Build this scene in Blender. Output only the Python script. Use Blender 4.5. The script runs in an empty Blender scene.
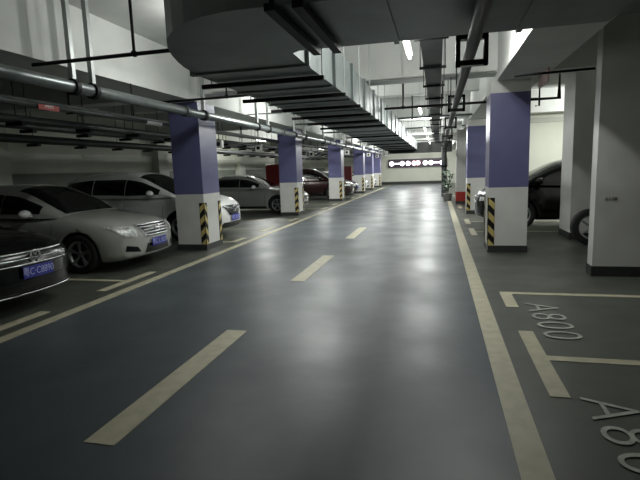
import bpy, math, random
from mathutils import Vector, Matrix
from mathutils.bvhtree import BVHTree
random.seed(7)
S = bpy.context.scene
COL = S.collection
PI = math.pi

# ---------------------------------------------------------------- materials
def lin(c):
    c = c / 255.0
    return c / 12.92 if c <= 0.04045 else ((c + 0.055) / 1.055) ** 2.4

def rgb(r, g, b):
    return (lin(r), lin(g), lin(b), 1.0)

MATS = {}
def mat(name, col, rough=0.6, metal=0.0, noise=0.0, nscale=3.0, bump=0.0, bscale=40.0, coat=0.0, emit=0.0, ecol=None, rvar=0.0, stretch=(1, 1, 1), spec=0.5, dark=None):
    if name in MATS:
        return MATS[name]
    m = bpy.data.materials.new(name)
    m.use_nodes = True
    nt = m.node_tree
    b = nt.nodes['Principled BSDF']
    b.inputs['Base Color'].default_value = col
    b.inputs['Roughness'].default_value = rough
    b.inputs['Metallic'].default_value = metal
    b.inputs['Coat Weight'].default_value = coat
    b.inputs['Coat Roughness'].default_value = 0.05
    b.inputs['Specular IOR Level'].default_value = spec
    if emit:
        b.inputs['Emission Color'].default_value = ecol or col
        b.inputs['Emission Strength'].default_value = emit
    tc = nt.nodes.new('ShaderNodeTexCoord')
    mp = nt.nodes.new('ShaderNodeMapping')
    mp.inputs['Scale'].default_value = stretch
    nt.links.new(tc.outputs['Object'], mp.inputs['Vector'])
    if noise or rvar:
        n = nt.nodes.new('ShaderNodeTexNoise')
        n.inputs['Scale'].default_value = nscale
        n.inputs['Detail'].default_value = 6
        nt.links.new(mp.outputs[0], n.inputs['Vector'])
        if noise:
            mx = nt.nodes.new('ShaderNodeMix')
            mx.data_type = 'RGBA'
            mx.inputs['A'].default_value = col
            d = dark or tuple(c * (1 - noise) for c in col[:3]) + (1,)
            mx.inputs['B'].default_value = d
            cr = nt.nodes.new('ShaderNodeMapRange')
            cr.inputs['From Min'].default_value = 0.4
            cr.inputs['From Max'].default_value = 0.68
            nt.links.new(n.outputs['Fac'], cr.inputs['Value'])
            nt.links.new(cr.outputs[0], mx.inputs['Factor'])
            nt.links.new(mx.outputs['Result'], b.inputs['Base Color'])
        if rvar:
            mr = nt.nodes.new('ShaderNodeMapRange')
            mr.inputs['From Min'].default_value = 0.3
            mr.inputs['From Max'].default_value = 0.7
            mr.inputs['To Min'].default_value = rough - rvar
            mr.inputs['To Max'].default_value = rough + rvar
            nt.links.new(n.outputs['Fac'], mr.inputs['Value'])
            nt.links.new(mr.outputs[0], b.inputs['Roughness'])
    if bump:
        n2 = nt.nodes.new('ShaderNodeTexNoise')
        n2.inputs['Scale'].default_value = bscale
        n2.inputs['Detail'].default_value = 3
        nt.links.new(mp.outputs[0], n2.inputs['Vector'])
        bp = nt.nodes.new('ShaderNodeBump')
        bp.inputs['Strength'].default_value = bump
        bp.inputs['Distance'].default_value = 0.01
        nt.links.new(n2.outputs['Fac'], bp.inputs['Height'])
        nt.links.new(bp.outputs[0], b.inputs['Normal'])
    MATS[name] = m
    return m

M_lane = mat('lane_epoxy', rgb(76, 83, 86), 0.40, noise=0.2, nscale=1.1, bump=0.16, bscale=7, rvar=0.06, spec=0.26)
M_bay = mat('bay_epoxy', rgb(76, 79, 72), 0.42, noise=0.25, nscale=1.4, bump=0.10, bscale=9, rvar=0.06)
M_line = mat('road_paint', rgb(178, 173, 148), 0.55, noise=0.18, nscale=9)
M_num = mat('stencil_paint', rgb(170, 172, 162), 0.55, noise=0.3, nscale=14)
M_ceil = mat('ceiling_paint', rgb(200, 202, 198), 0.85, noise=0.12, nscale=1.5)
M_beam = mat('beam_paint', rgb(222, 224, 220), 0.8, noise=0.08, nscale=2)
M_wall = mat('wall_paint', rgb(216, 218, 204), 0.7, noise=0.08, nscale=1.2)
M_wall_l = mat('wall_lower_paint', rgb(120, 126, 116), 0.7, noise=0.12, nscale=1.2)
M_wall_b = mat('wall_band_paint', rgb(196, 200, 188), 0.7, noise=0.1, nscale=1.2)
M_base = mat('dark_base_paint', rgb(52, 54, 52), 0.5, noise=0.3, nscale=6)
M_pw = mat('pillar_white', rgb(214, 214, 210), 0.45, noise=0.07, nscale=3)
M_pp = mat('pillar_purple', rgb(98, 99, 138), 0.42, noise=0.08, nscale=3)
M_blk = mat('matt_black', rgb(13, 14, 14), 0.6, spec=0.3)
M_blkg = mat('gloss_black', rgb(10, 11, 12), 0.25)
M_yel = mat('guard_yellow', rgb(196, 178, 110), 0.5, noise=0.15, nscale=30)
M_duct = mat('galvanised_duct', rgb(136, 144, 143), 0.45, metal=0.3, noise=0.18, nscale=2.2, bump=0.12, bscale=2.5)
M_tray = mat('tray_grey', rgb(84, 88, 88), 0.5, metal=0.3, noise=0.15, nscale=5)
M_dpipe = mat('dark_pipe', rgb(38, 40, 40), 0.5, metal=0.2)
M_steel = mat('galvanised_pipe', rgb(112, 118, 118), 0.34, metal=0.6, noise=0.2, nscale=8)
M_pipe2 = mat('dull_pipe', rgb(72, 76, 75), 0.4, metal=0.5, noise=0.2, nscale=8)
M_rod = mat('hanger_white', rgb(170, 174, 172), 0.45, metal=0.4)
M_conduit = mat('white_conduit', rgb(212, 214, 208), 0.5)
M_red = mat('label_red', rgb(170, 40, 34), 0.5)
M_lab = mat('label_faded_red', rgb(150, 70, 66), 0.5)
M_redbox = mat('cabinet_red', rgb(118, 16, 22), 0.42)
M_pink = mat('faded_pink', rgb(196, 170, 166), 0.6)
M_white = mat('plain_white', rgb(225, 225, 220), 0.5)
M_brown = mat('canvas_brown', rgb(92, 66, 56), 0.8, noise=0.2, nscale=6)
M_canvas = mat('canvas_grey', rgb(140, 144, 140), 0.8, noise=0.2, nscale=6)
M_rub = mat('tyre_rubber', rgb(24, 24, 24), 0.75)
M_rim = mat('alloy_rim', rgb(176, 180, 182), 0.28, metal=0.85)
M_chrome = mat('chrome', rgb(200, 202, 204), 0.28, metal=1.0)
M_glass = mat('tinted_glass', rgb(9, 11, 12), 0.06, spec=0.6)
M_lamp = mat('headlamp_glass', rgb(235, 238, 236), 0.3, metal=0.35, noise=0.6, nscale=18, bump=0.8, bscale=25)
M_well = mat('wheel_well', rgb(7, 7, 7), 0.9)
M_plate = mat('plate_blue', rgb(30, 36, 138), 0.4)
M_plt = mat('plate_lettering', rgb(170, 176, 220), 0.4)
M_tail = mat('tail_lamp', rgb(120, 14, 14), 0.2)
M_tube = mat('tube_glow', (1, 1, 1, 1), 0.4, emit=14, ecol=(0.95, 1.0, 0.93, 1))
M_sign = mat('sign_board', rgb(62, 44, 62), 0.4)
M_signw = mat('sign_glow_white', (1, 1, 1, 1), 0.4, emit=6, ecol=(1.0, 0.93, 1.0, 1))
M_signr = mat('sign_glow_pink', (1, 1, 1, 1), 0.4, emit=4, ecol=(1.0, 0.55, 0.62, 1))
M_leaf = mat('leaf_green', rgb(58, 92, 62), 0.5, noise=0.4, nscale=10)
M_leafp = mat('leaf_pale', rgb(190, 208, 190), 0.5, noise=0.3, nscale=10)
M_pot = mat('pot_grey', rgb(120, 120, 116), 0.6)

def paint(name, c, rough=0.28, metal=0.25):
    return mat('paint_' + name, c, rough, metal=metal, coat=1.0)

# ---------------------------------------------------------------- mesh helpers
class MB:
    def __init__(self):
        self.v = []; self.f = []; self.mi = []; self.sm = []
    def add(self, vs, fs, mi=0, smooth=False):
        o = len(self.v)
        self.v += [tuple(p) for p in vs]
        for f in fs:
            self.f.append([i + o for i in f]); self.mi.append(mi); self.sm.append(smooth)
        return self
    def box(self, x0, x1, y0, y1, z0, z1, mi=0):
        vs = [(x, y, z) for x in (x0, x1) for y in (y0, y1) for z in (z0, z1)]
        return self.add(vs, [(0, 1, 3, 2), (4, 6, 7, 5), (0, 4, 5, 1), (2, 3, 7, 6), (0, 2, 6, 4), (1, 5, 7, 3)], mi)
    def tube(self, pts, r, n=12, mi=0, cap=True):
        pts = [Vector(p) for p in pts]
        rings = []
        for i, p in enumerate(pts):
            a = pts[max(0, i - 1)]; b = pts[min(len(pts) - 1, i + 1)]
            d = (b - a).normalized()
            up = Vector((0, 0, 1)) if abs(d.z) < 0.95 else Vector((1, 0, 0))
            s = d.cross(up).normalized(); u = s.cross(d).normalized()
            k = 1.0
            if 0 < i < len(pts) - 1:
                c = (p - a).normalized().dot((b - p).normalized())
                k = 1.0 / max(0.5, math.sqrt((1 + c) / 2))
            rings.append([p + (s * math.cos(t) + u * math.sin(t)) * r * (k if 0 < i < len(pts) - 1 else 1) for t in [2 * PI * j / n for j in range(n)]])
        vs = [q for rg in rings for q in rg]
        fs = []
        for i in range(len(rings) - 1):
            for j in range(n):
                fs.append((i * n + j, i * n + (j + 1) % n, (i + 1) * n + (j + 1) % n, (i + 1) * n + j))
        self.add(vs, fs, mi, True)
        if cap:
            self.add(rings[0], [tuple(range(n - 1, -1, -1))], mi)
            self.add(rings[-1], [tuple(range(n))], mi)
        return self
    def lathe_y(self, prof, n=28, mi=0, c=(0, 0, 0)):
        vs = []
        for (r, y) in prof:
            for j in range(n):
                t = 2 * PI * j / n
                vs.append((c[0] + r * math.cos(t), c[1] + y, c[2] + r * math.sin(t)))
        fs = []
        for i in range(len(prof) - 1):
            for j in range(n):
                fs.append((i * n + j, (i + 1) * n + j, (i + 1) * n + (j + 1) % n, i * n + (j + 1) % n))
        return self.add(vs, fs, mi, True)
    def prism(self, poly, z0, z1, mi=0):
        n = len(poly)
        vs = [(x, y, z0) for x, y in poly] + [(x, y, z1) for x, y in poly]
        fs = [tuple(range(n - 1, -1, -1)), tuple(range(n, 2 * n))]
        for i in range(n):
            j = (i + 1) % n
            fs.append((i, j, n + j, n + i))
        return self.add(vs, fs, mi)
    def build(self, name, mats, parent=None, bevel=0.0, fix=True):
        me = bpy.data.meshes.new(name)
        me.from_pydata(self.v, [], self.f)
        if not isinstance(mats, (list, tuple)):
            mats = [mats]
        for m in mats:
            me.materials.append(m)
        for p, mi, sm in zip(me.polygons, self.mi, self.sm):
            p.material_index = mi; p.use_smooth = sm
        if fix:
            import bmesh
            bm = bmesh.new(); bm.from_mesh(me)
            bmesh.ops.recalc_face_normals(bm, faces=bm.faces)
            bm.to_mesh(me); bm.free()
        me.update()
        o = bpy.data.objects.new(name, me)
        COL.objects.link(o)
        if parent is not None:
            o.parent = parent
        if bevel:
            md = o.modifiers.new('bevel', 'BEVEL'); md.width = bevel; md.segments = 2; md.limit_method = 'ANGLE'
        return o

def tag(o, label=None, cat=None, group=None, kind=None):
    if label: o['label'] = label
    if cat: o['category'] = cat
    if group: o['group'] = group
    if kind: o['kind'] = kind
    return o

def empty(name, loc=(0, 0, 0), rz=0.0):
    o = bpy.data.objects.new(name, None)
    o.empty_display_size = 0.2
    o.location = loc; o.rotation_euler = (0, 0, rz)
    COL.objects.link(o)
    return o

def text_mesh(name, s, size, material, parent, M, ext=0.004, sx=1.0, align='CENTER', spacing=1.0, offset=0.0):
    cu = bpy.data.curves.new(name, 'FONT')
    cu.body = s; cu.size = size; cu.extrude = ext; cu.align_x = align; cu.align_y = 'CENTER'
    cu.space_character = spacing; cu.offset = offset
    t = bpy.data.objects.new(name, cu); COL.objects.link(t)
    bpy.context.view_layer.update()
    dg = bpy.context.evaluated_depsgraph_get()
    me = bpy.data.meshes.new_from_object(t.evaluated_get(dg))
    bpy.data.objects.remove(t)
    me.transform(M @ Matrix.Diagonal((sx, 1, 1, 1)))
    me.name = name
    me.materials.clear(); me.materials.append(material)
    o = bpy.data.objects.new(name, me); COL.objects.link(o); o.parent = parent
    return o

# ---------------------------------------------------------------- camera
H = 1.57
cam = bpy.data.cameras.new('camera')
cam.sensor_width = 36.0; cam.lens = 480.0 / 640.0 * 36.0; cam.clip_end = 200
co = bpy.data.objects.new('camera', cam); COL.objects.link(co)
R = [[0.9711819, 0.00275914, -0.23832352], [0.23609446, -0.14805924, 0.96038423], [-0.03263616, -0.98897465, -0.14444387]]
mw = Matrix.Identity(4)
for i in range(3):
    mw[i][0] = R[i][0]; mw[i][1] = -R[i][1]; mw[i][2] = -R[i][2]
mw[2][3] = H
co.matrix_world = mw
S.camera = co

# ---------------------------------------------------------------- setting
XL, XR, Y0, Y1, ZC = -10.6, 7.2, -3.0, 45.6, 3.8
fl = MB()
for x0, x1, mi in ((XL, -4.13, 1), (-4.13, 0.48, 0), (0.48, XR, 1)):
    fl.box(x0, x1, Y0, Y1, -0.15, 0.0, mi)
floor = tag(fl.build('floor', [M_lane, M_bay]), kind='structure')
def mark(name, x0, x1, y0, y1, z=0.004):
    return MB().box(x0, x1, y0, y1, 0.0, z).build(name, M_line, floor)
mark('edge_line', 0.41, 0.575, Y0, 44.5)
mark('edge_line', -4.29, -4.14, Y0, 44.5)
for y in [2.25 - 4.2 + 4.2 * k for k in range(4)]:
    mark('dash_line', -2.06, -1.85, y, y + 2.05)
# right bays
def bay_right(y, t0, t1, x1=6.3):
    mark('bay_line', 0.87, x1, y - 0.05, y + 0.05)
    MB().box(0.74, 0.87, t0, t1, 0, 0.0045).build('bay_line', M_line, floor)
bay_right(6.10, 5.48, 6.15)
bay_right(4.03, 3.33, 4.68)
bay_right(1.5, 1.0, 2.0)
for y in (11.85, 14.0, 18.9, 21.1, 26.2, 28.4): bay_right(y, y - 0.6, y + 0.6)
def bay_left(y, t0, t1):
    MB().box(-9.9, -4.6, y - 0.05, y + 0.05, 0, 0.004).build('bay_line', M_line, floor)
    MB().box(-4.62, -4.48, t0, t1, 0, 0.0045).build('bay_line', M_line, floor)
for y in (1.9, 3.95, 6.2): bay_left(y, y - 0.62, y + 0.66)
for y in (10.1,): bay_left(y, y, y + 0.66)
for y in (12.45, 14.85, 19.2, 21.4, 26.4, 28.7): bay_left(y, y - 0.5, y + 0.5)
def number(s, x, y, size):
    M = Matrix.Translation((x, y, 0.0062)) @ Matrix.Rotation(-PI / 2, 4, 'Z')
    return text_mesh('bay_number', s, size, M_num, floor, M, ext=0.001, sx=1.05, align='LEFT', spacing=1.12, offset=-0.006)
number('A800', 1.09, 5.66, 0.48)
number('A801', 1.06, 3.36, 0.46)
def number_left(s, x, y, size):
    M = Matrix.Translation((x, y, 0.0062)) @ Matrix.Rotation(PI / 2, 4, 'Z')
    return text_mesh('bay_number', s, size, M_num, floor, M, ext=0.001, sx=1.05, align='LEFT', spacing=1.12)

cb = MB().box(XL, XR, Y0, Y1, ZC, ZC + 0.15)
ceiling = tag(cb.build('ceiling', M_ceil), kind='structure')
NT = [1]
def beam(x0, x1, y0, y1, z0):
    NT[0] += 1
    return tag(MB().box(x0, x1, y0, y1, z0, ZC).build('trim_%d' % NT[0], M_beam), kind='structure')
beam(-5.29, -4.65, Y0, Y1, 2.99)
beam(0.98, 1.72, Y0, Y1, 2.99)
for y in (1.7, 9.0, 16.3, 23.6, 30.9, 38.2):
    beam(-4.65, 0.98, y, y + 0.45, 3.12)
    beam(XL, -5.29, y, y + 0.45, 3.1)
    beam(1.72, XR, y, y + 0.45, 3.1)
for y in (12.8, 20.0, 27.2, 34.6):
    beam(-4.65, 0.98, y, y + 0.3, 3.4)
    beam(XL, -5.29, y, y + 0.3, 3.4)
for y in (5.3, 12.8):
    beam(1.72, XR, y, y + 0.3, 3.4)

# walls
wl = MB()
wl.box(XL - 0.2, XL, Y0, Y1, 0, 1.72, 1)
wl.box(XL - 0.2, XL, Y0, Y1, 1.72, 2.24, 2)
wl.box(XL - 0.2, XL, Y0, Y1, 2.24, ZC, 0)
tag(wl.build('wall_left', [M_wall, M_wall_l, M_wall_b]), kind='structure')
for y in (9.2, 16.5, 24.3, 31.1):
    tag(MB().box(XL, XL + 0.3, y, y + 0.7, 0, 3.1).build('wall_left', M_wall_b), kind='structure')
tag(MB().box(XR, XR + 0.2, Y0, Y1, 0, ZC).build('wall_right', M_wall), kind='structure')
tag(MB().box(XL, XR, Y1, Y1 + 0.2, 0, ZC).build('wall_back', M_wall), kind='structure')
tag(MB().box(XL, XR, Y0 - 0.2, Y0, 0, ZC).build('wall_front', M_wall), kind='structure')
wb = MB().box(1.7, XR, 17.2, 17.45, 0, ZC)
tag(wb.build('wall_bay_end', M_wall), kind='structure')
tag(MB().box(1.7, XR, 17.14, 17.2, 2.86, 3.0).build('trim_1', M_wall_b), kind='structure')
tag(MB().box(XL, 0.7, Y1 - 0.03, Y1, 0, 0.25).build('baseboard_back', M_base), kind='structure')

# ---------------------------------------------------------------- pillars
def guard(parent, cx, cy, sx, sy, w=0.10, H0=0.12, H1=0.98):
    # L shaped corner guard with slanted stripes; sx, sy point away from the pillar's inside
    p = 0.125; t = 0.012
    mb = MB()
    n = int((H1 - H0) / p) + 3
    for face in (0, 1):
        for k in range(-1, n + 2):
            z0 = H0 + k * p; z1 = z0 + p
            sh = 0.11
            q = [(0, z0), (w, z0 - sh), (w, z1 - sh), (0, z1)]
            q = [(a, min(max(b, H0), H1)) for a, b in q]
            if abs(q[0][1] - q[3][1]) < 1e-4 and abs(q[1][1] - q[2][1]) < 1e-4:
                continue
            vs = []
            for a, z in q:
                vs.append((cx - sx * a, cy + sy * t, z) if face == 0 else (cx + sx * t, cy - sy * a, z))
            mb.add(vs, [(0, 1, 2, 3)], k % 2)
    # edges closing the guard
    mb.box(min(cx, cx + sx * t), max(cx, cx + sx * t), min(cy, cy + sy * t), max(cy, cy + sy * t), H0, H1, 1)
    mb.box(min(cx - sx * w, cx - sx * (w + .004)), max(cx - sx * w, cx - sx * (w + .004)), min(cy, cy + sy * t), max(cy, cy + sy * t), H0, H1, 1)
    mb.box(min(cx, cx + sx * t), max(cx, cx + sx * t), min(cy - sy * w, cy - sy * (w + .004)), max(cy - sy * w, cy - sy * (w + .004)), H0, H1, 1)
    return mb.build('corner_guard', [M_yel, M_blk], parent)

def pillar(x0, x1, y0, y1, label, purple=True, top=2.99, guards=(), band=None, group=None, base=0.12, ptop=2.99):
    r = empty('pillar', ((x0 + x1) / 2, (y0 + y1) / 2, 0))
    tag(r, label, 'pillar', group)
    cx, cy = r.location.x, r.location.y
    a, b, c, d = x0 - cx, x1 - cx, y0 - cy, y1 - cy
    z = 1.16
    if purple:
        MB().box(a, b, c, d, base, z).build('shaft', M_pw, r)
        MB().box(a - .002, b + .002, c - .002, d + .002, z, ptop).build('painted_band', M_pp, r)
        if ptop < top:
            tag(MB().box(a, b, c, d, ptop, top).build('shaft', M_pw, r), 'white top of the pillar')
    else:
        MB().box(a, b, c, d, base, top).build('shaft', M_pw, r)
    if band:
        MB().box(a - .004, b + .004, c - .004, d + .004, base, band).build('painted_band', M_red, r)
    MB().box(a - .012, b + .012, c - .012, d + .012, 0, base).build('base', M_base, r)
    for sx, sy in guards:
        guard(r, b if sx > 0 else a, d if sy > 0 else c, sx, sy)
    return r

names = ['nearest', 'second', 'third', 'fourth', 'fifth', 'sixth']
LY = [8.98, 16.25, 23.55, 30.9, 35.3, 40.2]
for k, y in enumerate(LY):
    lab = ['purple and white square pillar between the white sedan and the white-nosed SUV, nearest on the left',
           'purple and white pillar in front of the grey sedan nose, second on the left',
           'purple and white pillar just right of the dark red SUV, third on the left',
           'small distant purple and white pillar, fourth from the camera on the left',
           'small distant purple and white pillar, fifth from the camera on the left',
           'farthest purple and white pillar on the left, near the lit sign'][k]
    dx = -0.14 if k == 1 else 0
    pr = pillar(-5.29 + dx, -4.65 + dx, y, y + 0.75, lab, guards=((1, -1), (1, 1)), group='purple and white pillars')
pp = pillar(0.88, 1.53, 9.04, 9.74, 'purple and white pillar on the right with a striped guard, in front of the black car', guards=((-1, -1), (-1, 1)), group='purple and white pillars', ptop=2.78)
pillar(0.91, 1.55, 16.2, 16.9, 'second purple and white pillar on the right, partly behind the first', guards=((-1, -1),), group='purple and white pillars', ptop=2.78)
pillar(0.72, 1.24, 20.5, 21.0, 'narrow white pillar with a red base band, beyond the two right purple pillars', purple=False, band=0.5)
pillar(2.06, 3.0, 7.17, 7.39, 'large plain white pillar at the right edge, nearest to the camera', purple=False, top=3.8, base=0.14)
pillar(2.60, 3.25, 10.6, 11.45, 'plain white pillar standing right of the black car, behind the big white pillar', purple=False, top=3.8, base=0.14)
# number stencil on near pillar
pa = [o for o in COL.objects if o.name.startswith('pillar') and 'right edge' in str(o.get('label', ''))][0]
text_mesh('stencil', 'A1-08', 0.06, M_blk, pa, Matrix.Translation((-0.28, -0.115, 1.06)) @ Matrix.Rotation(PI / 2, 4, 'X'), ext=0.001)

# ---------------------------------------------------------------- ventilation duct
r = empty('ventilation_duct', (-1.15, 3.3, 2.5))
tag(r, 'large grey sheet metal air duct that bends from the right and runs down the lane', 'duct')
ox, oy, oz = r.location
outer = []
for a in [90, 78, 66, 54, 42, 30, 18, 6, 0]:
    t = math.radians(a)
    outer.append((-0.95 - 1.28 * math.cos(t), 4.02 - 1.29 * math.sin(t)))
bend = [(1.12, 2.80), (-0.43, 2.78), (-0.9, 2.75), (-1.2, 2.75), (-1.38, 2.79), (-1.54, 2.87), (-1.69, 2.99), (-1.83, 3.15), (-1.94, 3.34), (-2.03, 3.55), (-2.11, 3.78), (-2.17, 4.0), (-2.22, 4.3), (-1.14, 4.3), (-1.13, 3.86), (-1.06, 3.80), (1.12, 3.80)]
mb = MB().prism([(x - ox, y - oy) for x, y in bend], 0.0, 0.44)
mb.build('duct_bend', M_duct, r)
mb = MB().prism([(x - ox, y - oy) for x, y in [(-2.235, 4.3), (-2.75, 27.8), (-1.12, 27.8), (-1.14, 4.3)]], 0.0, 0.44)
mb.build('duct_run', M_duct, r)
def xl(y): return -2.235 - 0.0219 * (y - 4.3)
MB().box(-2.75 - ox, 0.75 - ox, 27.8 - oy, 29.1 - oy, -0.14, 0.42).build('end_branch', M_dpipe, r)
fy = [4.3 + 1.15 * k for k in range(21)]
for y in fy:
    MB().box(xl(y) - .03 - ox, -1.135 + .03 - ox, y - .028 - oy, y + .028 - oy, -0.018, 0.458).build('flange', M_duct, r)
for x in (-0.3, 0.55):
    MB().box(x - ox - .02, x - ox + .02, 2.74 - oy, 3.83 - oy, -0.012, 0.46).build('flange', M_duct, r)
MB().box(1.12 - ox, 1.34 - ox, 2.83 - oy, 3.77 - oy, 0.03, 0.41).build('canvas_collar', M_canvas, r)
MB().add([(1.34 - ox, 2.83 - oy, .03), (1.34 - ox, 3.77 - oy, .03), (1.34 - ox, 3.77 - oy, .41), (1.34 - ox, 2.83 - oy, .41),
          (2.4 - ox, 2.83 - oy, .75), (2.4 - ox, 3.77 - oy, .75), (2.4 - ox, 3.77 - oy, 1.2), (2.4 - ox, 2.83 - oy, 1.2)],
         [(0, 1, 2, 3), (4, 7, 6, 5), (0, 4, 5, 1), (1, 5, 6, 2), (2, 6, 7, 3), (3, 7, 4, 0)]).build('canvas_branch', M_brown, r)

def duct_hanger(y, label):
    h = empty('duct_hanger', ((xl(y) - 1.135) / 2, y, 2.42))
    tag(h, label, 'hanger', 'black crossbar hangers carrying the long duct')
    w = (-1.135 - xl(y)) / 2
    MB().box(-w - .14, w + .05, -.022, .022, 0.02, 0.062).build('crossbar', M_blk, h)
    for s in (-1, 1):
        MB().tube([(s * (w + .035), 0, 0.02), (s * (w + .035), 0, 3.8 - 2.42)], 0.008, 6).build('rod', M_rod, h)
ordn = ['first', 'second', 'third', 'fourth', 'fifth', 'sixth', 'seventh', 'eighth', 'ninth', 'tenth', 'eleventh', 'twelfth', 'thirteenth', 'fourteenth', 'fifteenth']
for k, y in enumerate([4.75 + 1.15 * j * (1 if j < 6 else 1) for j in range(6)] + [14.0, 16.4, 18.8, 21.2, 23.6, 26.0]):
    duct_hanger(y, 'black crossbar under the long duct, %s one after the duct bend' % ordn[k])
for x, lab in ((-0.90, 'black bar bolted under the duct bend, left of the pair'), (-0.74, 'black bar bolted under the duct bend, right of the pair')):
    h = empty('duct_hanger', (x, 3.3, 2.46)); tag(h, lab, 'hanger', 'black bars under the duct bend')
    MB().box(-.03, .03, -.66, .44, -.02, .02).build('crossbar', M_blk, h)
    MB().tube([(0, -.6, 0), (0, -.6, 1.34)], 0.012, 6).build('rod', M_blk, h)
    MB().tube([(0, -.62, 0), (0, -.62, 1.34)], 0.012, 6).build('rod', M_blk, h)

# ---------------------------------------------------------------- cable tray and pipe over the lane centre
r = empty('cable_tray', (-0.07, 4, 2.86))
tag(r, 'flat dark grey covered cable tray running along the lane beside the long duct', 'cable tray')
MB().box(-.115, .115, 0.2, 23.7, 0, 0.10).build('tray', M_tray, r)
for k in range(15):
    y = 1.2 + 1.5 * k
    q = MB().box(-.17, .17, y - .02, y + .02, -.03, 0)
    q.tube([(-.16, y, 0), (-.16, y, .94)], .007, 6); q.tube([(.16, y, 0), (.16, y, .94)], .007, 6)
    q.build('hanger', M_blk, r)
r = empty('conduit_pipe', (0.22, 2.0, 2.36))
tag(r, 'dark pipe passing through square black brackets over the lane', 'pipe')
MB().tube([(0, 0, 0), (0, 23.3, 0)], 0.042, 14).build('pipe', M_dpipe, r)
for k, y in enumerate([1.55, 4.4, 7.2, 9.8, 12.6, 15.5, 18.5]):
    q = MB()
    w, t = .105, .02
    q.box(-w, w, y - .03, y + .03, -.125, -.09); q.box(-w, w, y - .03, y + .03, .045, .075)
    q.box(-w, -w + .03, y - .03, y + .03, -.125, .075); q.box(w - .03, w, y - .03, y + .03, -.125, .075)
    q.build('square_bracket', M_blkg, r)
    MB().tube([(0, y, .07), (0, y, 1.43)], 0.01, 6).build('rod', M_blk, r)

# white conduit along the underside of the first lane beam and rods
r = empty('conduit', (-2, 8.95, 3.15)); tag(r, 'white conduit fixed along the bottom edge of the first bright cross beam', 'conduit')
MB().tube([(-2.3, 0, 0), (2.95, 0, 0)], 0.02, 8).build('conduit_tube', M_conduit, r)

# ---------------------------------------------------------------- left hand pipes
r = empty('main_pipe', (-4.33, 0, 2.67))
tag(r, 'thick galvanised pipe running along the left row in front of the pillars', 'pipe')
MB().tube([(0, -2.5, 0), (0, 44, 0)], 0.074, 18).build('pipe', M_steel, r)
for k, y in enumerate([1.5, 3.0, 5.2, 5.55, 8.6, 11.4, 12.2, 14.6, 15.8, 18.5, 20.6, 22.8, 25, 28, 31, 34, 37, 40]):
    q = MB().tube([(0, y - .035, 0), (0, y + .035, 0)], 0.10, 18)
    q.build('clamp', M_blk, r)
    MB().box(-.03, .03, y - .03, y + .03, .09, 1.13).build('hanger', M_rod, r)
for y in (7.9, 13.4, 19.5):
    MB().tube([(0, y - .05, 0), (0, y + .05, 0)], 0.098, 18).build('coupling', M_pipe2, r)
r = empty('water_pipe', (-5.43, 0, 2.60))
tag(r, 'thinner grey pipe with a red label, running behind the left pillars', 'pipe')
MB().tube([(0, -2.5, 0), (0, 44, 0)], 0.05, 14).build('pipe', M_pipe2, r)
MB().tube([(0, 8.35, 0), (0, 8.85, 0)], 0.062, 14).build('reflective_sleeve', M_white, r)
lp = MB().box(0.055, 0.07, 5.72, 6.1, -0.07, 0.05).build('label_plate', M_lab, r)
text_mesh('lettering', '消防', 0.09, M_white, r, Matrix.Translation((0.072, 5.91, -0.01)) @ Matrix.Rotation(PI / 2, 4, 'Z') @ Matrix.Rotation(PI / 2, 4, 'X'), ext=0.001)
for k in range(12):
    y = 3.1 + 3.3 * k
    q = MB().box(-.015, .015, y - .015, y + .015, .05, .5); q.box(-.07, .07, y - .02, y + .02, -.065, -.05)
    q.build('hanger', M_blk, r)
r = empty('slim_pipe', (-4.62, 0, 2.48))
tag(r, 'slim pale pipe just under the thick galvanised pipe on the left', 'pipe')
MB().tube([(0, 4.2, 0), (0, 7.8, 0)], 0.02, 10).build('pipe', M_steel, r)
for y in (4.3, 6.8):
    MB().tube([(0, y, -.02), (0, y, .505)], .012, 6).build('rod', M_blk, r)
for x, z, rad, y1, lab in ((-6.6, 2.55, 0.06, 44, 'dull pipe over the left parked cars, middle of the rear three'),
                       (-7.9, 2.62, 0.075, 44, 'dull pipe over the left parked cars with dark clamps'),
                       (-9.3, 2.5, 0.10, 44, 'dull fat pipe close to the left wall')):
    r = empty('rear_pipe', (x, 0, z)); tag(r, lab, 'pipe', 'pipes above the left parked cars')
    MB().tube([(0, -2.5, 0), (0, y1, 0)], rad, 12).build('pipe', M_pipe2, r)
    for k in range(22):
        y = 5 + 1.55 * k
        MB().box(-.16, .16, y - .05, y + .05, -rad - .06, -rad).build('clamp', M_blk, r)
        MB().tube([(0, y, rad - .01), (0, y, 3.79 - z)], .008, 6).build('rod', M_blk, r)

# sprinkler branches
def sprinkler(pts, rad, label, m, drops=()):
    r = empty('sprinkler_pipe', pts[0]); tag(r, label, 'pipe', 'thin pipes crossing under the ceiling')
    o = Vector(pts[0])
    MB().tube([Vector(p) - o for p in pts], rad, 10).build('pipe', m, r)
    for p in drops:
        a = Vector(p) - o
        MB().tube([a, (a.x, a.y, ZC - o.z)], rad * .8, 8).build('riser', m, r)
        MB().lathe_y([(0.001, -.02), (rad * 1.6, -.02), (rad * 1.6, .02), (0.001, .02)], 10, c=tuple(a)).build('tee', m, r)
sprinkler([(-4.7, 5, 2.92), (-2.3, 5, 2.93)], .022, 'black thin pipe crossing at upper left from the duct to the beam', M_blk, [(-3.32, 5, 2.93)])
sprinkler([(-5.6, 8.4, 2.93), (-2.38, 8.4, 2.95)], .022, 'black thin pipe crossing above the nearest left pillar', M_blk, [(-3.75, 8.4, 2.95)])
sprinkler([(-4.9, 11.6, 3.0), (-2.6, 11.6, 3.0)], .022, 'white thin pipe crossing left of the duct beyond the nearest pillar', M_conduit, [(-3.6, 11.6, 3.0)])
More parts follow.
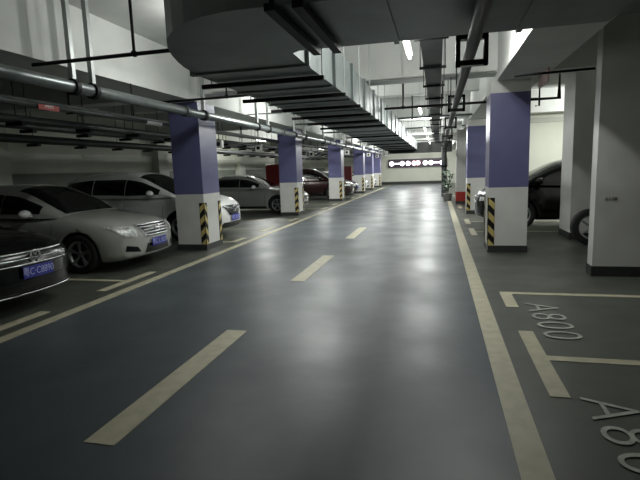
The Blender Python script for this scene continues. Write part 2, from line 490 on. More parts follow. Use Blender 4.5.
sprinkler([(-1.08, 10.3, 2.78), (0.97, 10.3, 2.79), (1.85, 10.3, 2.79)], .025, 'dark thin pipe crossing the lane just past the first cross beam', M_blk, [(-0.7, 10.3, 2.79)])
sprinkler([(-4.4, 15.0, 3.02), (0.97, 15.0, 3.03)], .028, 'dark thin pipe crossing the lane, second past the first cross beam', M_tray, [(-0.75, 15.0, 3.02)])
sprinkler([(-4.4, 19.0, 3.02), (0.97, 19.0, 3.03)], .028, 'dark thin pipe crossing the lane, third past the first cross beam', M_tray, [(-3.5, 19.0, 3.02)])
sprinkler([(-4.4, 22.6, 3.02), (0.97, 22.6, 3.03)], .028, 'pale thin pipe crossing the lane, fourth past the first cross beam', M_conduit, [(-3.4, 22.6, 3.02)])
sprinkler([(-4.4, 26.8, 3.02), (0.97, 26.8, 3.03)], .03, 'far thin pipe crossing the lane near the end of the duct', M_conduit, [(-3.5, 26.8, 3.02), (-.6, 26.8, 3.02)])
# right hand branch and drop
sprinkler([(0.98, 7.05, 2.72), (1.95, 7.05, 2.74)], .016, 'black thin pipe running from the purple right pillar to the big white pillar', M_blk, [])
r = empty('drain_pipe', (2.18, 10.0, 2.75)); tag(r, 'black L-shaped pipe hanging beside the purple right pillar', 'pipe')
MB().tube([(0, 0, 1.05), (0, 0, 0), (-.62, 0, 0)], .028, 10).build('pipe', M_blk, r)
r = empty('hanging_board', (1.62, 8.85, 2.78)); tag(r, 'small faded pink board hung beside the top of the purple right pillar', 'sign board')
MB().box(-.012, .012, -.7, .0, .0, .30).build('board', M_pink, r)
MB().tube([(0, -.05, 0), (0, -.05, -.28), (-.06, -.05, -.28)], .012, 8).build('bracket', M_blk, r)
MB().tube([(0, -.65, .3), (0, -.65, 1.0)], .008, 8).build('rod', M_blk, r)

# hanging signs / boxes on the left in the distance
def jbox(x, y, z, label, w=.22, h=.2, m=None):
    r = empty('hanging_box', (x, y, z)); tag(r, label, 'box', 'small white boxes hung over the left row')
    MB().box(-w / 2, w / 2, -.06, .06, -h / 2, h / 2).build('case', m or M_white, r, bevel=.008)
    MB().box(-w / 4, w / 4, -.064, -.06, -h / 4, h / 4).build('screen', M_blk, r)
    MB().tube([(0, 0, h / 2), (0, 0, ZC - z)], .01, 6).build('rod', M_blk, r)
jbox(-5.75, 12.2, 2.35, 'small dark-faced white box hung right of the nearest left pillar')
jbox(-5.75, 15.2, 2.35, 'small white box hung just left of the second left pillar')
jbox(-5.6, 21.5, 2.3, 'small white box hung between the second and third left pillars')
jbox(-4.2, 22.8, 2.35, 'small white box hung in front of the third left pillar')
jbox(-4.2, 30.2, 2.4, 'small white box hung in front of the fourth left pillar')
jbox(-4.2, 34.6, 2.4, 'small white box hung in front of the fifth left pillar')
r = empty('sign_board', (0.62, 17.6, 2.95)); tag(r, 'small white panel hung over the right edge of the lane', 'sign board')
MB().box(-.18, .18, -.03, .03, -.12, .12).build('face', M_white, r)
MB().tube([(0, 0, .12), (0, 0, .85)], .01, 6).build('rod', M_blk, r)
r = empty('direction_sign', (0.55, 21.2, 2.75)); tag(r, 'white framed box sign hung before the red-based pillar', 'sign board')
MB().box(-.28, .28, -.05, .05, -.14, .14).build('frame', M_white, r)
MB().box(-.2, .05, -.056, -.05, -.08, .08).build('panel', M_blk, r)
MB().tube([(0, 0, .14), (0, 0, 1.05)], .012, 6).build('rod', M_blk, r)

# red fire cabinets
def cabinet(x, y, z0, z1, label, w=.75):
    r = empty('fire_cabinet', (x, y, z0)); tag(r, label, 'cabinet', 'red fire cabinets on the left')
    MB().box(-w / 2, w / 2, 0, .25, 0, z1 - z0).build('case', M_redbox, r, bevel=.01)
    MB().box(-w / 2 + .05, w / 2 - .05, -.015, 0, .06, z1 - z0 - .06).build('door', M_redbox, r, bevel=.005)
    MB().box(-w / 2 + .08, -w / 2 + .11, -.035, -.015, .5, .62).build('handle', M_rim, r)
    MB().box(-w / 2 + .05, w / 2 - .05, .04, .2, -z0, 0).build('stand', M_base, r)
cabinet(-7.0, 20.2, .55, 1.87, 'red fire cabinet standing behind the grey sedan, left of the second pillar')
cabinet(-6.2, 32.2, .5, 1.75, 'distant red fire cabinet between the third and fourth left pillars', w=1.1)

# ---------------------------------------------------------------- far sign
r = empty('lit_sign', (-1.85, Y1 - 0.12, 1.9)); tag(r, 'long dark signboard with glowing white discs and words on the far wall', 'sign')
MB().box(-2.65, 2.62, -.06, .1, -.36, .40).build('board', M_sign, r)
def disc(x, z, rad, m, name='glowing_disc'):
    q = MB(); n = 20
    vs = [(x + rad * math.cos(2 * PI * j / n), -.09, z + rad * math.sin(2 * PI * j / n)) for j in range(n)] + [(x + rad * math.cos(2 * PI * j / n), -.06, z + rad * math.sin(2 * PI * j / n)) for j in range(n)]
    q.add(vs, [tuple(range(n))] + [(j, (j + 1) % n, n + (j + 1) % n, n + j) for j in range(n)])
    return q.build(name, m, r)
for x in (-2.32, -1.36, -.82, .72, 1.22, 2.2):
    disc(x, .0, .20, M_signw)
disc(-.28, 0.0, .21, M_signr); disc(.06, .02, .21, M_signr)
for x0, x1 in ((-2.1, -1.55), (1.46, 1.95)):
    MB().box(x0, x1, -.09, -.06, -.045, .045).build('glowing_bar', M_signw, r)

# ---------------------------------------------------------------- plant + post
def leaf(q, base, az, L, w, lift, mi):
    d = Vector((math.cos(az), math.sin(az), 0)); s = Vector((-d.y, d.x, 0))
    pts = []
    for k in range(5):
        t = k / 4
        c = Vector(base) + d * (L * t) + Vector((0, 0, lift * math.sin(t * PI * .75) ))
        ww = w * math.sin(PI * min(1, .12 + t * .85))
        pts += [c - s * ww, c + s * ww]
    q.add(pts, [(2 * k, 2 * k + 1, 2 * k + 3, 2 * k + 2) for k in range(4)], mi, True)
r = empty('potted_plant', (0.42, 22.4, 0)); tag(r, 'leafy green plant in a grey pot left of the red-based pillar', 'plant')
MB().add(*[[(.16 * math.cos(a), .16 * math.sin(a), 0) for a in [2 * PI * j / 16 for j in range(16)]] + [(.22 * math.cos(a), .22 * math.sin(a), .34) for a in [2 * PI * j / 16 for j in range(16)]],
         [(j, (j + 1) % 16, 16 + (j + 1) % 16, 16 + j) for j in range(16)] + [tuple(range(15, -1, -1)), tuple(range(16, 32))]]).build('pot', M_pot, r)
q = MB()
for k in range(7):
    a = 2 * PI * k / 7
    q.tube([(0.02 * math.cos(a), .02 * math.sin(a), .3), (.1 * math.cos(a), .1 * math.sin(a), .8 + .08 * (k % 3)), (.2 * math.cos(a), .2 * math.sin(a), 1.2)], .01, 5)
q.build('stem', M_leaf, r)
q = MB()
for k in range(110):
    a = random.uniform(0, 2 * PI); z = random.uniform(.45, 1.35); rr = random.uniform(.02, .2)
    leaf(q, (rr * math.cos(a), rr * math.sin(a), z), a + random.uniform(-.6, .6), random.uniform(.14, .26), random.uniform(.03, .055), random.uniform(-.08, .12), 1 if random.random() < .5 else 0)
q.build('foliage', [M_leaf, M_leafp], r)
r = empty('drain_pipe', (0.30, 25.5, 0)); tag(r, 'dark vertical drain pipe rising behind the potted plant', 'pipe')
MB().tube([(0, 0, 0), (0, 0, ZC)], .13, 12).build('pipe', M_tray, r)
MB().tube([(0, 0, 1.5), (0, 0, 1.6)], .15, 12).build('clamp', M_blk, r)

# ---------------------------------------------------------------- tube lights
def tube_light(x, y, z, label, power, L=1.2, group='fluorescent tubes over the lane'):
    r = empty('tube_light', (x, y, z)); tag(r, label, 'light', group)
    MB().box(-.035, .035, -L / 2, L / 2, .025, .06).build('housing', M_white, r)
    MB().tube([(0, -L / 2 + .03, 0), (0, L / 2 - .03, 0)], .017, 10).build('tube', M_tube, r)
    q = MB()
    for s in (-1, 1):
        q.tube([(0, s * L * .4, .06), (0, s * L * .4, ZC - z)], .004, 5)
    q.build('rod', M_rod, r)
    if power:
        l = bpy.data.lights.new('tube_lamp', 'AREA'); l.shape = 'RECTANGLE'; l.size = .05; l.size_y = L
        l.energy = power * .65; l.color = (0.985, 1.0, 0.97)
        l.spread = PI
        o = bpy.data.objects.new('tube_lamp', l); COL.objects.link(o); o.location = (x, y, z - .03)
        l2 = bpy.data.lights.new('tube_lamp', 'POINT'); l2.energy = power * .95; l2.shadow_soft_size = .05; l2.color = l.color
        o2 = bpy.data.objects.new('tube_lamp', l2); COL.objects.link(o2); o2.location = (x, y, z + .12)
tube_light(-0.30, 5.15, 2.74, 'lit fluorescent tube hanging just past the duct bend over the lane', 17, L=0.8)
tube_light(-0.38, 10.9, 2.76, 'lit fluorescent tube over the lane, second from the camera', 38)
tube_light(-0.42, 16.4, 2.76, 'lit fluorescent tube over the lane, third from the camera', 105)
tube_light(-0.42, 22.0, 2.76, 'lit fluorescent tube over the lane, fourth from the camera', 100)
tube_light(-0.42, 25.9, 2.76, 'lit fluorescent tube over the lane, fifth from the camera', 80)
tube_light(-0.42, 33.5, 2.9, 'lit fluorescent tube over the lane beyond the end of the duct', 210)
tube_light(-2.6, 37.0, 2.9, 'lit fluorescent tube left of the lane centre close to the far wall', 240)
tube_light(-1.0, 41.5, 2.9, 'lit fluorescent tube over the lane just in front of the far wall', 200)
tube_light(0.55, 6.6, 3.4, 'fluorescent tube above the duct bend on the right side of the lane', 62)
G2 = 'fluorescent tubes over the parking bays'
tube_light(-3.1, 6.4, 3.28, 'added unseen tube above the duct beside the white sedan, brightening the left beam', 36, group=G2)  # added helper, out of view behind the duct; lights upper-left beam face and ceiling
tube_light(-2.95, 12.6, 2.92, 'fluorescent tube behind the duct beside the white-nosed SUV', 80, group=G2)
tube_light(-3.4, 12.0, 3.38, 'added unseen tube high above the duct, whitening the beam past the nearest left pillar', 60, group=G2)  # extra unseen tube, put in to whiten the beam face beyond the nearest pillar
tube_light(-3.2, 20.5, 2.95, 'fluorescent tube between the duct and the second left pillar', 80, group=G2)
tube_light(-3.4, 28.0, 2.95, 'fluorescent tube between the duct and the third left pillar', 130, group=G2)
tube_light(-8.0, 21.5, 3.0, 'fluorescent tube above the red fire cabinet', 130, group=G2)
tube_light(-8.0, 33.5, 3.0, 'fluorescent tube above the farthest left bays', 150, group=G2)
tube_light(4.6, 14.8, 3.0, 'fluorescent tube above the black car on the right', 170, group=G2)

# ---------------------------------------------------------------- cars
def pchip(xs, ys):
    n = len(xs)
    d = [(ys[i + 1] - ys[i]) / (xs[i + 1] - xs[i]) for i in range(n - 1)]
    m = [d[0]] + [0 if d[i - 1] * d[i] <= 0 else 2 * d[i - 1] * d[i] / (d[i - 1] + d[i]) for i in range(1, n - 1)] + [d[-1]]
    def f(x):
        if x <= xs[0]: return ys[0]
        if x >= xs[-1]: return ys[-1]
        i = max(k for k in range(n - 1) if xs[k] <= x)
        h = xs[i + 1] - xs[i]; t = (x - xs[i]) / h
        return ((2 * t ** 3 - 3 * t * t + 1) * ys[i] + (t ** 3 - 2 * t * t + t) * h * m[i] + (-2 * t ** 3 + 3 * t * t) * ys[i + 1] + (t ** 3 - t * t) * h * m[i + 1])
    return f

SEDAN = dict(L=4.7, W=0.90, wb=(0.87, 3.60), R=0.325,
    top=([0, .08, .25, .6, 1.0, 1.35, 2.0, 3.0, 3.9, 4.3, 4.55, 4.7], [.70, .755, .81, .88, .93, .965, .97, .985, 1.02, 1.04, 1.02, .93]),
    w=([0, .1, .3, .7, 1.2, 2.5, 3.6, 4.2, 4.55, 4.7], [.74, .80, .86, .89, .90, .90, .90, .87, .80, .72]),
    bot=([0, .15, .5, 4.2, 4.55, 4.7], [.23, .19, .17, .17, .24, .32]),
    roof=([1.22, 1.5, 1.8, 2.15, 2.6, 3.0, 3.4, 3.8, 4.12], [.95, 1.12, 1.29, 1.43, 1.485, 1.48, 1.41, 1.24, 1.02]))
SUV = dict(L=4.65, W=0.92, wb=(0.93, 3.62), R=0.355,
    top=([0, .06, .2, .5, .9, 1.25, 2.0, 3.0, 4.0, 4.45, 4.65], [.84, .90, .96, 1.02, 1.06, 1.09, 1.08, 1.10, 1.13, 1.12, 1.0]),
    w=([0, .1, .3, .7, 1.2, 2.5, 3.6, 4.2, 4.5, 4.65], [.76, .83, .88, .91, .92, .92, .92, .90, .85, .78]),
    bot=([0, .15, .5, 4.2, 4.5, 4.65], [.28, .24, .22, .22, .28, .38]),
    roof=([1.1, 1.4, 1.7, 2.05, 2.5, 3.2, 3.8, 4.15, 4.4, 4.55], [1.06, 1.24, 1.42, 1.59, 1.67, 1.67, 1.61, 1.50, 1.30, 1.10]))

RING = [(0, 1.02), (.3, 1.015), (.58, 1.0), (.76, .975), (.87, .94), (.93, .88), (.965, .80), (.985, .70), (1.0, .58), (1.0, .44), (.985, .30), (.965, .17), (.93, .06), (.86, 0.0), (.5, 0), (0, 0)]

def make_car(kind, name, label, paintm, pos, rz, front=None, plate=None, group='cars parked in the bays', mirror_m=None, handle_m=None, shift=0):
    K = dict({'sedan': SEDAN, 'suv': SUV}[kind])
    if shift: K['roof'] = ([x - (shift * (1 - i / 9) if i < 6 else 0) for i, x in enumerate(K['roof'][0])], K['roof'][1])
    L = K['L']
    ft, fw, fb, fr = (pchip(*K[k]) for k in ('top', 'w', 'bot', 'roof'))
    r = empty(name, pos, rz); tag(r, label, 'car', group)
    # ---- lower body
    ds = [0, .02, .05, .09, .14, .2, .28, .38, .5] + [.5 + .13 * k for k in range(1, 30)]
    ds = [d for d in ds if d < L - .5] + [L - .5, L - .4, L - .3, L - .22, L - .15, L - .09, L - .05, L - .02, L]
    def ptf(d, yf, zf, sgn, sc=1.0, off=0.0):
        zb, zt, w = fb(d), ft(d), fw(d)
        z = zb + (zt - zb) * zf; y = w * yf
        zm = (zb + zt) / 2
        y *= sc; z = zm + (z - zm) * sc
        fd = max(0, 1 - d / .7)
        x = -(d + .26 * fd * (abs(y) / .9) ** 2.6 + .10 * fd * max(0, (z - .55) / .45) ** 1.5) - off
        e = max(0, 1 - (L - d) / .5)
        x += .16 * e * (abs(y) / .9) ** 2.6
        return (x, y * sgn, z)
    rings = []
    for sc, off in ((.15, -.045), (.5, -.04), (.8, -.03), (.95, -.012)):
        rings.append((0, sc, off))
    for d in ds: rings.append((d, 1, 0))
    for sc, off in ((.95, .012), (.8, .03), (.5, .04), (.15, .045)):
        rings.append((L, sc, off))
    full = [(a, b, 1) for a, b in RING] + [(a, b, -1) for a, b in RING[-2:0:-1]]
    n = len(full)
    vs = []
    for d, sc, off in rings:
        for a, b, s in full: vs.append(ptf(d, a, b, s, sc, off))
    fs = []
    for i in range(len(rings) - 1):
        for j in range(n): fs.append((i * n + j, i * n + (j + 1) % n, (i + 1) * n + (j + 1) % n, (i + 1) * n + j))
    fs.append(tuple(range(n))); fs.append(tuple((len(rings) - 1) * n + j for j in range(n - 1, -1, -1)))
    mb = MB(); mb.add(vs, fs, 0, True)
    body = mb.build('body', [paintm, M_well], r)
    # wheel arches
    Rw = K['R'] + .045
    cut = MB()
    for a in K['wb']:
        for s in (-1, 1):
            y0, y1 = sorted((s * .58, s * 1.1))
            ring0 = [(-a + Rw * math.cos(t), y0, K['R'] + Rw * math.sin(t)) for t in [2 * PI * j / 32 for j in range(32)]]
            ring1 = [(p[0], y1, p[2]) for p in ring0]
            cut.add(ring0 + ring1, [tuple(range(32)), tuple(range(63, 31, -1))] + [(j, (j + 1) % 32, 32 + (j + 1) % 32, 32 + j) for j in range(32)])
    cutter = cut.build('cutter', M_well)
    md = body.modifiers.new('b', 'BOOLEAN'); md.object = cutter; md.operation = 'DIFFERENCE'; md.solver = 'EXACT'
    bpy.context.view_layer.update()
    # projection tree before cutting
    bvh = BVHTree.FromPolygons([Vector(v) for v in mb.v], mb.f)
    dg = bpy.context.evaluated_depsgraph_get()
    # cutter must share body frame: evaluate in world with root at its place
    cutter.matrix_world = r.matrix_world.copy() if r.matrix_world != Matrix.Identity(4) else r.matrix_basis.copy()
    bpy.context.view_layer.update()
    dg = bpy.context.evaluated_depsgraph_get()
    me = bpy.data.meshes.new_from_object(body.evaluated_get(dg))
    body.modifiers.clear(); body.data = me; me.name = 'body'
    bpy.data.objects.remove(cutter)
    me.materials.clear(); me.materials.append(paintm); me.materials.append(M_well)
    for p in me.polygons:
        c = p.center; p.material_index = 0
        for a in K['wb']:
            rr = math.hypot(c.x + a, c.z - K['R'])
            if abs(c.y) > .57 and rr < Rw + .004 and (abs(abs(c.y) - .58) < .004 or abs(rr - Rw) < .012) and abs(p.normal.y) < .6 or (abs(abs(c.y) - .58) < .003):
                if rr < Rw + .01: p.material_index = 1; p.use_smooth = False
    # ---- cabin
    x0, x1 = K['roof'][0][0], K['roof'][0][-1]
    N = 34
    def cab(d, th, off=0.0):
        zb = ft(d) - .05; zt = max(fr(d), zb + .02); Hh = zt - zb
        W = fw(d) * .955
        if d < x0 + .5: W *= 1 - .10 * ((x0 + .5 - d) / .5) ** 2
        if d > x1 - .6: W *= 1 - .14 * ((d - x1 + .6) / .6) ** 2
        c, s = abs(math.cos(th)), abs(math.sin(th))
        e = 2 / 3.6
        y = W * c ** e; z = Hh * s ** e
        y *= 1 - .30 * z
        y = math.copysign(y, math.cos(th))
        return Vector((-d, y, zb + z))
    def cabn(d, th, off):
        p = cab(d, th)
        a = cab(min(x1, d + .01), th) - cab(max(x0, d - .01), th)
        b = cab(d, th + .01) - cab(d, th - .01)
        nn = a.cross(b)
        if nn.length < 1e-9: nn = Vector((0, 0, 1))
        nn.normalize()
        if nn.dot(p - Vector((-(x0 + x1) / 2, 0, .9))) < 0: nn = -nn
        return p + nn * off
    T = 36
    def th_of(u):   # denser at corners
        return u * PI
    vs = []; fs = []
    for i in range(N + 1):
        d = x0 + (x1 - x0) * i / N
        for j in range(T + 1): vs.append(cab(d, th_of(j / T)))
    for i in range(N):
        for j in range(T): fs.append((i * (T + 1) + j, i * (T + 1) + j + 1, (i + 1) * (T + 1) + j + 1, (i + 1) * (T + 1) + j))
    MB().add(vs, fs, 0, True).build('cabin', paintm, r)
    def glasspatch(nm, dA, dB, tA, tB, nu=14, nv=10, parent=r, off=.006, m=M_glass):
        vs = []
        for i in range(nu + 1):
            d = dA + (dB - dA) * i / nu
            a = tA(d) if callable(tA) else tA; b = tB(d) if callable(tB) else tB
            for j in range(nv + 1):
                vs.append(cabn(d, a + (b - a) * j / nv, off))
        fs = [(i * (nv + 1) + j, i * (nv + 1) + j + 1, (i + 1) * (nv + 1) + j + 1, (i + 1) * (nv + 1) + j) for i in range(nu) for j in range(nv)]
        return MB().add(vs, fs, 0, True).build(nm, m, parent, fix=False)
    # A-pillar top and C-pillar
    iA = x0 + (1.0 if kind == 'sedan' else 1.02)
    def zth(d, z):  # theta with height z above base
        zb = ft(d) - .05; Hh = max(fr(d), zb + .02) - zb
        q = min(1, max(0, z / Hh)); return math.asin(q ** 1.8)
    glasspatch('windshield', x0 + .05, iA - .02, .86, PI - .86)
    rB = x1 - .08; rA = x1 - (.95 if kind == 'sedan' else .55)
    glasspatch('rear_window', rA, rB, .86, PI - .86)
    lowz = .075
    def topt(d):
        zb = ft(d) - .05; Hh = max(fr(d), zb + .02) - zb
        return max(zth(d, lowz) + .002, min(.56, zth(d, Hh - .07)))
    for s in (0, 1):
        for (da, db) in ((x0 + .38, 2.38), (2.40, 3.28), (3.30, x1 - .5)):
            f1 = (lambda d: zth(d, lowz)) if s == 0 else (lambda d: PI - zth(d, lowz))
            f2 = topt if s == 0 else (lambda d: PI - topt(d))
            glasspatch('side_window', da, db, f1, f2)
    # ---- projected details
    def near(p, off):
        q = bvh.find_nearest(Vector(p))
        nn = q[1]
        if nn.dot(Vector(p) - Vector((-2.3, 0, .6))) < 0: nn = -nn
        return q[0] + nn * off
    def ray(y, z, off=.006):
        q = bvh.ray_cast(Vector((1, y, z)), Vector((-1, 0, 0)))
        if q[0] is None: return near((0, y, z), off)
        nn = q[1] if q[1].x > 0 else -q[1]
        return q[0] + nn * off
    def rays(x, z, s, off=.006):
        q = bvh.ray_cast(Vector((x, s * 2, z)), Vector((0, -s, 0)))
        if q[0] is None: return near((x, s * .9, z), off)
        nn = q[1] if q[1].y * s > 0 else -q[1]
        return q[0] + nn * off
    def fpatch(nm, A, B, C, D, m, off=.006, nu=12, nv=6, parent=r, fn=None, thick=0.0):
        fn = fn or ray
        vs = []
        for i in range(nu + 1):
            u = i / nu
            for j in range(nv + 1):
                v = j / nv
                p = [A[k] * (1 - u) * (1 - v) + B[k] * u * (1 - v) + C[k] * u * v + D[k] * (1 - u) * v for k in (0, 1)]
                vs.append(fn(p[0], p[1], off))
        fs = [(i * (nv + 1) + j, i * (nv + 1) + j + 1, (i + 1) * (nv + 1) + j + 1, (i + 1) * (nv + 1) + j) for i in range(nu) for j in range(nv)]
        o = MB().add(vs, fs, 0, True).build(nm, m, parent)
        if thick:
            sd = o.modifiers.new('s', 'SOLIDIFY'); sd.thickness = thick; sd.offset = 0
        return o
    def hbar(nm, y0, y1, z0, z1, h, m, off=.014, parent=r):
        return fpatch(nm, (y0, z0 - h / 2), (y1, z1 - h / 2), (y1, z1 + h / 2), (y0, z0 + h / 2), m, off, 14, 1, parent, thick=.012)
    zt = ft(0)
    if front is None: front = 'plain_' + kind
    if front == 'wide_bars':       # black saloon: full width chrome bars
        g = fpatch('grille', (-.58, .56), (.58, .56), (.60, .735), (-.60, .735), M_blkg, .006)
        for z in (.585, .645, .705):
            hbar('chrome_bar', -.56, .56, z, z, .011, M_chrome, .018, g)
        ez, er = .655, .075
        hbar('chrome_lip', -.70, .70, .245, .245, .010, M_chrome, .02)
        fpatch('lower_intake', (-.55, .29), (.55, .29), (.5, .4), (-.5, .4), M_blkg, .008)
        hy = [(.62, .57), (.84, .62), (.86, .74), (.62, .735)]
        pz = .49
    elif front == 'chrome_slats':
        g = fpatch('grille', (-.30, .545), (.30, .545), (.42, .735), (-.42, .735), M_blkg, .006)
        for z, w in ((.565, .30), (.61, .33), (.655, .36), (.70, .39), (.738, .42)):
            hbar('chrome_bar', -w, w, z, z, .017, M_chrome, .018, g)
        hbar('chrome_bar', -.315, -.44, .54, .745, .02, M_chrome, .016, g)
        ez, er = .66, .06
        fpatch('lower_intake', (-.36, .275), (.36, .275), (.30, .43), (-.30, .43), M_blkg, .008)
        for s in (-1, 1):
            fpatch('fog_lamp_recess', (s * .44, .31), (s * .70, .35), (s * .68, .44), (s * .50, .40), M_blkg, .008)
        hy = [(.50, .56), (.70, .59), (.80, .755), (.47, .735)]
        pz = .44
    elif front == 'wing':
        g = fpatch('grille', (-.26, .56), (.26, .56), (.46, .80), (-.46, .80), M_blkg, .006)
        for z, w in ((.64, .33), (.70, .38), (.76, .42)):
            hbar('grille_bar', -w, w, z, z, .012, M_tray, .014, g)
        hbar('chrome_wing', -.46, -.08, .79, .70, .022, M_chrome, .02, g); hbar('chrome_wing', .08, .46, .70, .79, .022, M_chrome, .02, g)
        ez, er = .71, .075
        fpatch('lower_intake', (-.70, .28), (.70, .28), (.50, .40), (-.50, .40), M_blkg, .008)
        for s in (-1, 1):
            fpatch('fog_lamp_recess', (s * .56, .44), (s * .80, .46), (s * .80, .53), (s * .62, .50), M_blkg, .008)
        hy = [(.52, .70), (.84, .74), (.88, .84), (.54, .80)]
        pz = .50
    else:
        zz = zt - .12
        g = fpatch('grille', (-.34, zz - .10), (.34, zz - .10), (.42, zz + .05), (-.42, zz + .05), M_blkg, .006)
        for dz in (-.07, -.02, .03):
            hbar('chrome_bar', -.34, .34, zz + dz, zz + dz, .014, M_chrome, .014, g)
        ez, er = zz - .01, .055
        fpatch('lower_intake', (-.5, .30), (.5, .30), (.42, .40), (-.42, .40), M_blkg, .008)
        hy = [(.48, zz - .06), (.82, zz - .01), (.86, zz + .07), (.48, zz + .05)]
        pz = .48
    for s in (-1, 1):
        hl = fpatch('headlight', *[(s * a, b) for a, b in hy], M_glass if front == 'wide_bars' else M_lamp, .010, 12, 6)
        # wrap onto the side
    # emblem
    ec = ray(0, ez, .028)
    em = MB(); n = 28
    for rr, tr in ((er, .009),):
        pts = [ec + Vector((0, rr * math.cos(2 * PI * j / n), rr * math.sin(2 * PI * j / n))) for j in range(n + 1)]
        em.tube(pts, tr, 6, cap=False)
    if front == 'wide_bars':
        def st(a, b): em.tube([ec + Vector((0.002, a[0] * er, a[1] * er)), ec + Vector((0.002, b[0] * er, b[1] * er))], .0065, 6)
        st((-.38, .88), (0, .12)); st((0, .12), (.38, .88))
        st((-.85, .45), (-.38, -.85)); st((-.38, -.85), (0, -.02)); st((0, -.02), (.38, -.85)); st((.38, -.85), (.85, .45))
    elif front == 'chrome_slats':
        em.tube([ec + Vector((.004, -er * 1.15, 0)), ec + Vector((.004, er * 1.15, 0))], .014, 6)
    elif front == 'wing':
        for dy in (-.024, 0, .024):
            em.tube([ec + Vector((.002, dy - .01, .03 - abs(dy))), ec + Vector((.002, dy + .012, -.03))], .006, 6)
    em.build('emblem', M_chrome, g)
    # plate
    if plate:
        pc = ray(0, pz, .03)
        pl = MB().box(pc.x - .012, pc.x, -.22, .22, pz - .07, pz + .07).build('licence_plate', M_plate, r, bevel=.004)
        Mx = Matrix.Translation((pc.x + .002, 0, pz)) @ Matrix.Rotation(PI / 2, 4, 'Z') @ Matrix.Rotation(PI / 2, 4, 'X')
        t = text_mesh('lettering', plate, .12, M_plt, pl, Mx, ext=.001, sx=.82)
    # black sill, seams, handles
    for s in (-1, 1):
        fn = lambda x, z, off, s=s: rays(x, z, s, off)
        zs = .93 if kind == 'suv' else .82
        for d in (1.36, 2.40, 3.30):
            fpatch('door_seam', (-d, .34), (-d - .008, .34), (-d - .008, zs), (-d, zs), M_blk, .002, 1, 10, fn=fn)
        fpatch('sill', (-(K['wb'][0] + .45), .18 if kind == 'sedan' else .24), (-(K['wb'][1] - .45), .18 if kind == 'sedan' else .24), (-(K['wb'][1] - .45), .27 if kind == 'sedan' else .36), (-(K['wb'][0] + .45), .27 if kind == 'sedan' else .36), M_blkg, .004, 16, 3, fn=fn)
        for d in (2.22, 3.14):
            a = rays(-d, zs - .03, s, .03); b = rays(-d - .17, zs - .03, s, .03)
            m_ = MB().tube([rays(-d + .02, zs - .03, s, .0), a, b, rays(-d - .19, zs - .03, s, .0)], .012, 6)
            m_.build('door_handle', handle_m or paintm, r)
        # mirror
        mx, mz = -(x0 + .55), (1.0 if kind == 'sedan' else 1.15)
        mirr = MB(); vs = []; nu, nv = 14, 8
        for i in range(nu):
            for j in range(nv + 1):
                a = 2 * PI * i / nu; b = PI * j / nv - PI / 2
                vs.append((mx + .075 * math.cos(b) * math.cos(a) * (1.3 if math.cos(a) > 0 else .5), s * (.975 + .115 * math.sin(b)), mz + .075 * math.cos(b) * math.sin(a)))
        fs = [(i * (nv + 1) + j, ((i + 1) % nu) * (nv + 1) + j, ((i + 1) % nu) * (nv + 1) + j + 1, i * (nv + 1) + j + 1) for i in range(nu) for j in range(nv)]
        mirr.add(vs, fs, 0, True)
        mirr.box(mx - .02, mx + .03, min(s * .80, s * .92), max(s * .80, s * .92), mz - .05, mz - .02)
        mirr.build('side_mirror', mirror_m or paintm, r)
        fn2 = lambda x, z, off, s=s: near((x, s * .8, z), off)
        fpatch('tail_light', (-(L - .28), .72), (-(L - .02), .74), (-(L - .02), .90), (-(L - .30), .92), M_tail, .008, 8, 4, fn=fn2)
    # wheels
    Rr = K['R']
    for a in K['wb']:
        for s in (-1, 1):
            wc = (-a, s * (K['W'] - .115), Rr)
            tyre = MB().lathe_y([(Rr * .66, -.10), (Rr * .90, -.105), (Rr * .98, -.09), (Rr, -.06), (Rr, .06), (Rr * .98, .09), (Rr * .90, .105), (Rr * .66, .10), (Rr * .64, .0), (Rr * .66, -.10)], 36, 0, wc).build('wheel', M_rub, r)
            q = MB()
            q.lathe_y([(Rr * .60, s * .03), (Rr * .68, s * .10), (Rr * .64, s * .102), (Rr * .58, s * .05)], 36, 0, wc)
            q.lathe_y([(.001, s * .085), (.05, s * .08), (.055, s * .04), (.001, s * .03)], 16, 0, wc)
            for k in range(5):
                for dw in (-.12, .12):
                    t = 2 * PI * k / 5 + dw + .3; t2 = 2 * PI * k / 5 + dw * .5 + .3
                    p0 = Vector((wc[0] + .04 * math.cos(t2), wc[1] + s * .07, wc[2] + .04 * math.sin(t2)))
                    p1 = Vector((wc[0] + Rr * .64 * math.cos(t), wc[1] + s * .085, wc[2] + Rr * .64 * math.sin(t)))
                    q.tube([p0, p1], .014, 6)
            q.build('rim', M_rim, tyre)
            MB().lathe_y([(.001, s * .0), (Rr * .63, s * .0), (Rr * .63, s * .012), (.001, s * .012)], 24, 0, wc).build('brake_disc', M_tray, tyre)
    return r

P_white = paint('white', rgb(226, 228, 226), .3, .0)
P_pearl = paint('pearl', rgb(178, 180, 174), .3, .15)
P_silver = paint('silver', rgb(124, 130, 128), .35, .4)
P_grey = paint('grey', rgb(156, 158, 154), .35, .3)
P_black = mat('paint_black', rgb(7, 8, 10), .22, coat=0.35, spec=0.35)
P_red = paint('maroon', rgb(40, 15, 15), .3, .2)
P_dark = paint('dark', rgb(30, 32, 36), .25, .1)

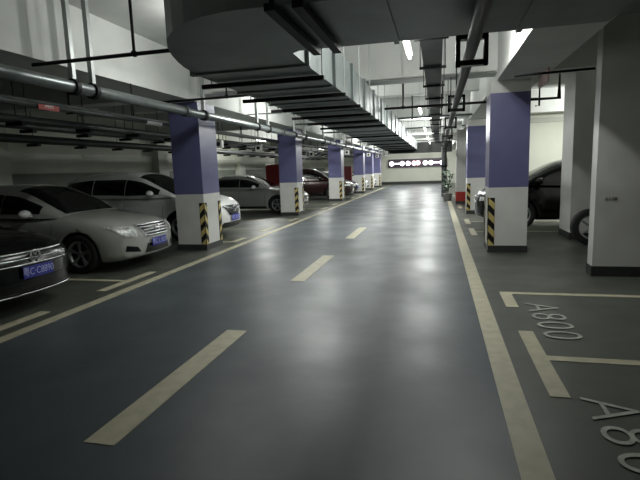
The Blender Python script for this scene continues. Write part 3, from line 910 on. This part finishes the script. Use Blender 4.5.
make_car('sedan', 'sedan', 'black saloon with chrome bar grille and blue plate at the left edge, nearest car', P_black, (-4.74, 4.70, 0), 0, 'wide_bars', '粤C·C8890')
make_car('sedan', 'sedan', 'off-white sedan with chrome slat grille and blue plate, beside the black saloon', P_pearl, (-4.84, 7.47, 0), 0, 'chrome_slats', '粤C·L1B35', mirror_m=P_white)
make_car('suv', 'suv', 'pale SUV with white nose poking out past the nearest left pillar', P_white, (-4.90, 10.95, 0), 0, 'wing', '粤C·3K720', mirror_m=P_white)
make_car('sedan', 'sedan', 'grey sedan seen side-on between the nearest and second left pillars', P_grey, (-5.0, 18.05, 0), 0, None, None, mirror_m=P_white)
make_car('suv', 'suv', 'dark red SUV between the second and third left pillars', P_red, (-4.45, 25.6, 0), 0, None, None)
make_car('sedan', 'sedan', 'small distant dark car between the third and fourth left pillars', P_dark, (-4.8, 29.2, 0), 0, None, '粤C·52N81')
make_car('sedan', 'sedan', 'small distant white car between the fourth and fifth left pillars', P_white, (-4.75, 33.6, 0), 0, None, None)
make_car('sedan', 'sedan', 'small white car between the fifth and sixth left pillars, farthest on the left', P_white, (-4.8, 38.2, 0), 0, None, None)
make_car('suv', 'suv', 'black car on the right, nose behind the purple pillar', P_black, (0.98, 13.15, 0), PI, None, None, shift=0.3)

# upright spare wheel behind the big white pillar
r = empty('spare_wheel', (2.80, 9.95, 0)); tag(r, 'dark car wheel standing on the floor behind the big white pillar', 'wheel')
Rr = .34
MB().lathe_y([(Rr * .66, -.10), (Rr * .90, -.105), (Rr * .98, -.09), (Rr, -.06), (Rr, .06), (Rr * .98, .09), (Rr * .90, .105), (Rr * .66, .10), (Rr * .64, .0), (Rr * .66, -.10)], 40, 0, (0, 0, Rr)).build('tyre', M_rub, r)
q = MB().lathe_y([(Rr * .60, -.03), (Rr * .68, -.10), (Rr * .64, -.102), (Rr * .58, -.05)], 36, 0, (0, 0, Rr))
for k in range(5):
    t = 2 * PI * k / 5
    q.tube([(0, -.06, Rr), (Rr * .64 * math.cos(t), -.08, Rr + Rr * .64 * math.sin(t))], .022, 6)
q.build('rim', M_rim, r)

# ---------------------------------------------------------------- world and view
w = bpy.data.worlds.new('world'); S.world = w; w.use_nodes = True
w.node_tree.nodes['Background'].inputs[0].default_value = (0.5, 0.55, 0.6, 1)
w.node_tree.nodes['Background'].inputs[1].default_value = 0.05
S.view_settings.view_transform = 'Standard'
S.view_settings.look = 'None'
S.view_settings.gamma = 1.0
S.view_settings.use_curve_mapping = False
S.view_settings.exposure = 0.0
S.cycles.use_denoising = True
S.cycles.max_bounces = 6
S.cycles.diffuse_bounces = 4
S.cycles.sample_clamp_indirect = 4.0
